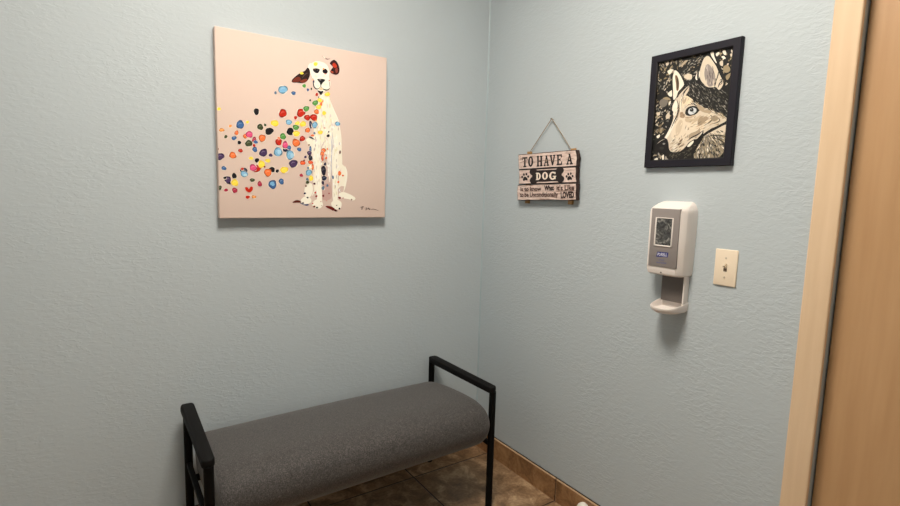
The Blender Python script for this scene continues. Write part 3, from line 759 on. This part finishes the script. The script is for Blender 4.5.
# throat fur
TH = [(727.4,125),(720,128.4),(712,132),(704.6,137),(700.4,143),(696.6,149),(694,155.4),(698,160),(714,160),(724,152),(726,140)]
a.poly(TH, (150,138,116))
a.poly([(727,124.6),(716,129.6),(708,134),(704,137),(712,136),(722,134.6),(727,133)], CR)
for _ in range(380):
    x = random.uniform(694, 727); y = random.uniform(131, 160)
    if not inpoly(x, y, TH): continue
    an = math.atan2(y-126, (x-704))+random.uniform(-.35, .35)
    l = random.uniform(1.2, 2.4)
    far = (x-700)/27.0*.5+(y-132)/28.0*.6
    cols = [C3, CR, K2, T2, G1] if random.random() > far*.75 else [K, K2, G1, (80,76,64)]
    a.stroke([(x-l*math.cos(an), y-l*math.sin(an)), (x+.2, y), (x+l*math.cos(an), y+l*math.sin(an))], random.uniform(.5, 1.2), random.choice(cols), n=3)
a.stroke([(706,137.4),(714,135.4),(724,136),(728,139)], .9, K); a.stroke([(716,138),(722,141),(726,146)], 1.2, K)
o = a.done('husky_print', M_print, fr); face_room(o, 0); rebase(o, fr)

# ------------------------------------------------------------------ hanging wooden sign
SX = -.027          # front of the planks
sg = empty('hanging_sign', 'small whitewashed wooden plank sign about having a dog, hung by a cord', 'sign', (0, -.44, on(548, 201, 0, SX).z))
def wob(p0, p1, n, amp):
    out = []
    for i in range(n):
        t_ = i/n; out.append((p0[0]+(p1[0]-p0[0])*t_+random.uniform(-amp, amp)*.5, p0[1]+(p1[1]-p0[1])*t_+random.uniform(-amp, amp)))
    return out
planks = [([(518.0,154.4),(576.0,149.8),(577.4,158),(576.6,166.4),(518.6,169.6),(518.2,161)]),
          ([(518.8,170.0),(576.2,166.8),(576.0,175),(576.8,182.6),(518.6,184.4),(518.9,177)]),
          ([(517.6,184.9),(576.4,183.1),(576.2,192),(576.4,200.2),(517.4,200.4),(516.9,192)])]
for P in planks:
    TL, TR, RM, BR, BL, LM = P
    out = wob(TL, TR, 9, .22)+[TR, ((TR[0]+RM[0])/2+.3, (TR[1]+RM[1])/2), RM, ((BR[0]+RM[0])/2-.3, (BR[1]+RM[1])/2)]+wob(BR, BL, 9, .22)+[BL, LM]
    front = [on(p[0], p[1], 0, SX) for p in out]
    c = sum(front, Vector())/len(front)
    bm = bmesh.new()
    def shr(x, k):
        r_ = []
        for q in front:
            d_ = q-c; r_.append((x, c.y+d_.y*(1-k/abs(.17)) if False else q.y-math.copysign(k, d_.y)*min(1, abs(d_.y)/.1), q.z-math.copysign(k, d_.z)))
        return r_
    rings = [shr(-.008, 0), shr(SX+.003, 0), shr(SX+.0005, .0012), shr(SX, .0028)]
    vr = loft(bm, rings, mi=1)
    for f in bm.faces:
        if len(f.verts) > 4 and abs(f.calc_center_median().x-SX) < .0005: f.material_index = 0
    rebase(link('plank', bm, [M_plankface, M_plankedge], sg, smooth=False), sg)
for pxx in (528.3, 571.8):
    q1 = on(pxx, 151.6 if pxx < 550 else 148.4, 0, -.006); q0 = on(pxx, 203.4 if pxx < 550 else 204.6, 0, -.006)
    y = (q1.y+q0.y)/2
    bm = bmesh.new(); box(bm, (-.008, y-.013, q0.z), (0, y+.013, q1.z), .0015)
    rebase(link('batten', bm, M_batten, sg), sg)
nailp = on(552.2, 118.8, 0, -.008)
for pxx, pyy in ((530.4, 150.6), (570.6, 147.4)):
    q = on(pxx, pyy, 0, -.009)
    bm = bmesh.new(); pts = []
    for i in range(13):
        t_ = i/12; p = Vector((-.010, nailp.y, nailp.z+.001)).lerp(Vector((-.009, q.y, q.z-.004)), t_); pts.append(p)
    tube(bm, pts, .0016, 8)
    rebase(link('cord', bm, M_jute, sg), sg)
a = Art(0, SX-.0002, None, 6e-6)
INK = (30, 24, 26)
GL = {'T': [[(0,1),(1,1),(1,.70),(.90,.70),(.82,.86),(.64,.86),(.64,.13),(.80,.13),(.80,0),(.20,0),(.20,.13),(.36,.13),(.36,.86),(.18,.86),(.10,.70),(0,.70)]],
      'H': [[(0,1),(.44,1),(.44,.88),(.36,.88),(.36,.12),(.44,.12),(.44,0),(0,0),(0,.12),(.08,.12),(.08,.88),(0,.88)], [(.56,1),(1,1),(1,.88),(.92,.88),(.92,.12),(1,.12),(1,0),(.56,0),(.56,.12),(.64,.12),(.64,.88),(.56,.88)], [(.3,.57),(.7,.57),(.7,.43),(.3,.43)]],
      'V': [[(0,1),(.46,1),(.46,.88),(.36,.88),(.53,.34),(.70,.88),(.60,.88),(.60,1),(1,1),(1,.88),(.92,.88),(.62,0),(.40,0),(.08,.88),(0,.88)]],
      'E': [[(0,1),(.96,1),(.96,.68),(.84,.68),(.76,.87),(.42,.87),(.42,.57),(.58,.57),(.62,.66),(.72,.66),(.72,.36),(.62,.36),(.58,.45),(.42,.45),(.42,.13),(.78,.13),(.88,.34),(1,.34),(1,0),(0,0),(0,.12),(.12,.12),(.12,.88),(0,.88)]],
      'A': [[(.34,1),(.60,1),(.90,.12),(1,.12),(1,0),(.54,0),(.54,.12),(.64,.12),(.58,.30),(.34,.30),(.28,.12),(.38,.12),(.38,0),(0,0),(0,.12),(.10,.12),(.40,.88),(.34,.88)], ],
      'O': [], 'D': [], 'G': []}
def ringshape(outer, inner, q, col, open_=False):
    k = len(outer)
    for i in range(k if not open_ else k-1):
        j = (i+1) % k
        a.put([q(*outer[i]), q(*outer[j]), q(*inner[j]), q(*inner[i])], col)
def glyph(ch, x0, x1, yt, yb, col, slant=0.0):
    q = lambda u, w: (x0+(x1-x0)*u, (yb+(yt-yb)*w)+slant*(u-.5)*(x1-x0))
    for P in GL[ch]: a.put([q(*p) for p in P], col)
    n = 20; el = lambda rx, ry, a0=0, a1=2*PI, m=n: [(.5+rx*math.cos(a0+(a1-a0)*i/m), .5+ry*math.sin(a0+(a1-a0)*i/m)) for i in range(m)]
    if ch == 'A': a.put([q(.40,.42), q(.54,.42), q(.47,.70)], (228,206,188) if col == INK else INK)
    if ch == 'O': ringshape(el(.5,.5), el(.17,.34), q, col)
    if ch == 'D':
        a.put([q(0,1), q(.4,1), q(.4,0), q(0,0), q(0,.12), q(.1,.12), q(.1,.88), q(0,.88)], col)
        o_ = [(.38+.60*math.cos(-PI/2+PI*i/12), .5+.5*math.sin(-PI/2+PI*i/12)) for i in range(13)]
        i_ = [(.38+.28*math.cos(-PI/2+PI*i/12), .5+.34*math.sin(-PI/2+PI*i/12)) for i in range(13)]
        ringshape(o_, i_, q, col, True)
    if ch == 'G':
        a0, a1 = .28*PI, 1.86*PI
        o_ = [(.5+.5*math.cos(a0+(a1-a0)*i/18), .5+.5*math.sin(a0+(a1-a0)*i/18)) for i in range(19)]
        i_ = [(.5+.22*math.cos(a0+(a1-a0)*i/18), .5+.33*math.sin(a0+(a1-a0)*i/18)) for i in range(19)]
        ringshape(o_, i_, q, col, True)
        a.put([q(.52,.48), q(1,.48), q(1,.36), q(.92,.36), q(.92,.06), q(.70,.06), q(.70,.36), q(.52,.36)], col)
        a.put([q(.78,.95), q(.90,.95), q(.90,.66), q(.72,.72)], col)
for ch, x0, x1, yt, yb in (('T',522.3,527.4,157.2,167.2),('O',528.1,533.2,156.2,166.8),('H',536.7,542.5,155.8,166.5),('A',543.6,549.2,155.4,166.0),('V',549.6,555.4,154.9,165.4),('E',556.5,562.1,154.4,165.1),('A',566.3,572.8,153.6,164.6)):
    glyph(ch, x0, x1, yt, yb, INK, -.08)
for ln in ([(519.6,163),(524,161.6),(530,162.4)], [(536,161.4),(548,160.4),(560,160.8)], [(566,157),(572,158.4),(575,160)], [(519.4,157.4),(521,156.6)], [(519.6,159.4),(521.6,158.6),(521,160.6)]): a.stroke(ln, .5, (120, 88, 74))
# bone
for x, y in ((533.4,171.8),(533.6,180.4),(560.0,170.4),(560.4,178.9)): a.blob(x, y, 3.9, 3.7, (36,26,26), .02)
a.put([(532,170.6),(561.5,169.2),(562,181),(532.4,182.2)], (36,26,26))
for ch, x0, x1, yt, yb in (('D',535.9,540.9,172.6,180.0),('O',542.0,547.9,172.0,179.6),('G',549.2,556.2,171.6,179.8)): glyph(ch, x0, x1, yt, yb, (240,226,212), -.06)
for cx_, cy_ in ((525.2,178.2),(569.6,177.6)):
    a.poly([(cx_-2.4,cy_+1.2),(cx_-1.2,cy_-1.2),(cx_+.4,cy_-1.5),(cx_+2.2,cy_+.2),(cx_+2.2,cy_+2.2),(cx_+.2,cy_+2.0),(cx_-1.4,cy_+2.8)], INK)
    for dx, dy in ((-3.0,-1.2),(-1.3,-3.6),(1.2,-4.0),(3.0,-1.6)): a.blob(cx_+dx, cy_+dy, .95, 1.3, INK, .03)
# faded brush marks round the small lettering
for _ in range(26):
    x = random.uniform(520, 573); y = random.choice([185.6, 191.3, 198.8])+random.uniform(-.4, .4)
    a.stroke([(x-2, y), (x, y+.2), (x+2.4, y)], .4, (168,138,120), n=3)
SM = (84, 62, 56)
text_on(a.bm, a.cl, 'is to know', [(520.4,187.0),(541.2,186.2),(541.4,190.8),(520.4,191.4)], 0, SX-.002, SM, .03)
text_on(a.bm, a.cl, 'What', [(544.2,185.4),(553.8,185.0),(554,190.5),(544.4,190.8)], 0, SX-.002, (50,36,36), .05)
text_on(a.bm, a.cl, "it's Like", [(556.4,185.0),(574.2,184.4),(574.2,190.2),(556.6,190.6)], 0, SX-.002, SM, .03)
text_on(a.bm, a.cl, 'to be Unconditionally', [(519.8,192.6),(558,191.8),(558,198.2),(519.8,198.4)], 0, SX-.002, SM, .03)
text_on(a.bm, a.cl, 'LOVED', [(560.6,191.6),(574.0,191.2),(574,198.0),(560.8,198.3)], 0, SX-.002, (48,34,34), .05)
a.stroke([(556,191.2),(566,190.9),(573.8,190.9)], .5, SM)
o = a.done('lettering', M_signink, sg); face_room(o, 0); rebase(o, sg)
bm = bmesh.new()
tube(bm, [(.012, 0, 0), (-.014, 0, .001)], .0016, 10); tube(bm, [(-.014, 0, .001), (-.0152, 0, .001)], .0034, 12)
nl = link('nail', bm, M_steel); nl.location = (0, nailp.y, nailp.z-.002)
tag(nl, 'small nail in the wall holding up the cord of the plank sign', 'nail')

# ------------------------------------------------------------------ sanitizer dispenser
YC, ZB = -1.069, 1.084
ds = empty('hand_sanitizer_dispenser', 'white and grey automatic hand sanitizer dispenser with drip tray beside switch', 'dispenser', (0, YC, .955))
def dsec(z, w, d, k=1.0):
    """plan section of the housing: flat back, bowed front with soft chamfered corners (half width w, depth d)"""
    pts = [(0, -w), (-d*.3, -w), (-d*.70, -w*.975), (-d*.74, -w*.96), (-d*.97, -w*.80), (-d, -w*.76), (-d*1.012, 0)]
    return [(x, YC+y, z) for x, y in pts]+[(x, YC-y, z) for x, y in pts[-2::-1]]
bm = bmesh.new(); rings = []
for z, w, d in ((ZB+.004, .058, .058), (ZB, .050, .050)): pass
prof = [(1.079, .052, .050), (1.081, .060, .060), (1.086, .0655, .070), (1.10, .068, .0745), (1.20, .0695, .0745), (1.285, .070, .0745), (1.297, .0695, .073), (1.304, .0675, .068), (1.312, .064, .052), (1.319, .060, .034), (1.325, .053, .016), (1.327, .045, .008)]
for z, w, d in prof: rings.append(dsec(z, w, d))
loft(bm, rings)
body = rebase(link('housing', bm, M_white, ds, angle=21), ds)
# grey front panel, window, frame
def slab(bm, y0, y1, z0, z1, x0, x1, bev=.002, r=.004): box(bm, (x1, y0, z0), (x0, y1, z1), bev)
def front(px, py): return on(px, py, 0, -.0775)
p0, p1, p2, p3 = front(652.2,208), front(680.6,209.6), front(675.4,269), front(648.2,265)
py1, py0 = (p0.y+p3.y)/2, (p1.y+p2.y)/2; pz1, pz0 = (p0.z+p1.z)/2, (p2.z+p3.z)/2
bm = bmesh.new(); box(bm, (-.0778, py0, pz0), (-.066, py1, pz1), .001)
rebase(link('face_panel', bm, M_grey, ds), ds)
w0, w1, w2, w3 = front(656.4,216.8), front(674.2,218.6), front(671.6,247.8), front(653.6,245.2)
wy1, wy0 = (w0.y+w3.y)/2, (w1.y+w2.y)/2; wz1, wz0 = (w0.z+w1.z)/2, (w2.z+w3.z)/2
bm = bmesh.new(); t_ = .0045
for lo, hi in (((wy0, wz0), (wy1, wz0+t_)), ((wy0, wz1-t_*.6), (wy1, wz1)), ((wy0, wz0), (wy0+t_, wz1)), ((wy1-t_, wz0), (wy1, wz1))):
    box(bm, (-.0800, lo[0], lo[1]), (-.077, hi[0], hi[1]), .0012)
rebase(link('window_rim', bm, M_white, ds), ds)
bm = bmesh.new(); box(bm, (-.0783, wy0+.002, wz0+.002), (-.077, wy1-.002, wz1-.002))
rebase(link('viewing_window', bm, M_window, ds, smooth=False), ds)
bm = bmesh.new(); XL = -.0781
q = [on(x, y, 0, XL) for x, y in ((657.2,251.6),(668.4,252.6),(667.6,257.4),(656.2,256.6))]
vs = [bm.verts.new(v_) for v_ in q]; bm.faces.new(vs).material_index = 0
ob = link('logo', bm, [M_navy], ds, smooth=False); face_room(ob, 0); rebase(ob, ds)
bm = bmesh.new(); text_on(bm, None, 'PURELL', [(657.8,252.7),(667.6,253.5),(667.0,256.4),(657.2,255.7)], 0, XL-.0002, bold=.01)
ob = link('logo_lettering', bm, [M_logowhite], ds, smooth=False); face_room(ob, 0); rebase(ob, ds)
bm = bmesh.new()
text_on(bm, None, 'ADVANCED', [(658.6,259.0),(664.4,259.6),(664.2,261.0),(658.4,260.4)], 0, XL-.0001, bold=.01)
text_on(bm, None, 'Hand Sanitizer', [(656.4,261.4),(666.6,262.2),(666.4,263.8),(656.2,263.0)], 0, XL-.0001, bold=.01)
ob = link('label_lettering', bm, [M_textblue], ds, smooth=False); face_room(ob, 0); rebase(ob, ds)
q = on(661, 272.4, 0, -.073)
bm = bmesh.new(); tube(bm, [(-.068, q.y, q.z), (-.0762, q.y, q.z)], .0016, 10)
rebase(link('sensor', bm, M_black, ds), ds)
# back plate between housing and tray
PC = -1.083
bm = bmesh.new(); box(bm, (-.024, -1.124, .990), (0, -1.043, 1.083), .002)
rebase(link('back_plate', bm, M_backgrey, ds), ds)
bm = bmesh.new(); box(bm, (-.028, -1.1285, .975), (0, -1.124, 1.083), .0012)
rebase(link('side_rib', bm, M_white, ds), ds)
# drip tray: D shaped dish
bm = bmesh.new()
def tray(z, w, d, x0=0.0):
    pts = [(x0, -w), (-d*.30, -w)]
    for i in range(1, 18):
        a_ = PI*i/18; c_, s_ = math.cos(a_), math.sin(a_)
        pts.append((-(d*.30)-(d*.70)*s_**.8, -w*math.copysign(abs(c_)**.8, c_)))
    pts += [(-d*.30, w), (x0, w)]
    return [(x, PC+y, z+(.018*max(0, 1+x/.09) if z > .971 else 0)) for x, y in pts]
loft(bm, [tray(.954, .026, .060), tray(.957, .038, .084), tray(.966, .0465, .098), tray(.9755, .0490, .101), tray(.9765, .0485, .1005), tray(.976, .0470, .098, -.003), tray(.9690, .042, .090, -.010), tray(.9665, .032, .074, -.020)])
rebase(link('drip_tray', bm, M_white, ds, angle=50), ds)

# ------------------------------------------------------------------ light switch
P4 = [on(x, y, 0, -.005) for x, y in ((715.8,248.2),(738.8,251.1),(735.3,287.8),(712.3,283.7))]
sy = sum(p.y for p in P4)/4; szc = sum(p.z for p in P4)/4
sw = empty('light_switch', 'ivory toggle light switch plate to the right of the dispenser', 'light switch', (0, sy, szc-.0572))
bm = bmesh.new(); box(bm, (-.0055, -.035, 0), (0, .035, .1144), .0028, 3); link('wall_plate', bm, M_ivory, sw)
bm = bmesh.new(); box(bm, (-.0062, -.0055, .0452), (-.004, .0055, .0692), .0008); link('toggle_slot', bm, M_ivoryshade, sw)
bm = bmesh.new()
loft(bm, [[(-.005, -.0042, .054), (-.005, .0042, .054), (-.005, .0042, .067), (-.005, -.0042, .067)], [(-.016, -.0036, .0635), (-.016, .0036, .0635), (-.0150, .0036, .0705), (-.0150, -.0036, .0705)]])
link('toggle', bm, M_ivory, sw)
for z in (.0270, .0873):
    bm = bmesh.new(); tube(bm, [(-.005, 0, z), (-.0060, 0, z), (-.0066, 0, z)], [.0034, .0034, .0024], 16); link('screw', bm, M_screw, sw)

# ------------------------------------------------------------------ white rubber bumper on the baseboard
BY, BZ = -.766, .060
bm = bmesh.new(); rings = []
for x_, r_ in ((-.012, .0245), (-.020, .026), (-.028, .026), (-.034, .0235), (-.038, .018), (-.040, .010), (-.0405, .002)):
    rings.append([(x_, r_*math.cos(2*PI*k/32), r_*math.sin(2*PI*k/32)) for k in range(32)])
loft(bm, rings)
dm = link('door_stop', bm, M_rubber, angle=50); dm.location = (0, BY, BZ)
tag(dm, 'small round white rubber door stop on the baseboard at the bottom edge', 'door stop')

# ------------------------------------------------------------------ camera object, world, exposure
cd = bpy.data.cameras.new('camera'); cam = bpy.data.objects.new('camera', cd); COL.objects.link(cam)
cd.sensor_fit = 'HORIZONTAL'; cd.sensor_width = 36.0; cd.lens = 36.0*F_PX/900.0; cd.clip_start = .02
R = Matrix((RT, UP, -fwd)).transposed()
cam.matrix_world = Matrix.Translation(CAM) @ R.to_4x4()
SC.camera = cam
w = bpy.data.worlds.new('world'); SC.world = w; w.use_nodes = True
w.node_tree.nodes['Background'].inputs[0].default_value = (.6, .65, .7, 1); w.node_tree.nodes['Background'].inputs[1].default_value = .2
SC.view_settings.view_transform = 'Standard'; SC.view_settings.look = 'None'
SC.view_settings.exposure = 0.71; SC.view_settings.gamma = 1.0; SC.view_settings.use_curve_mapping = False
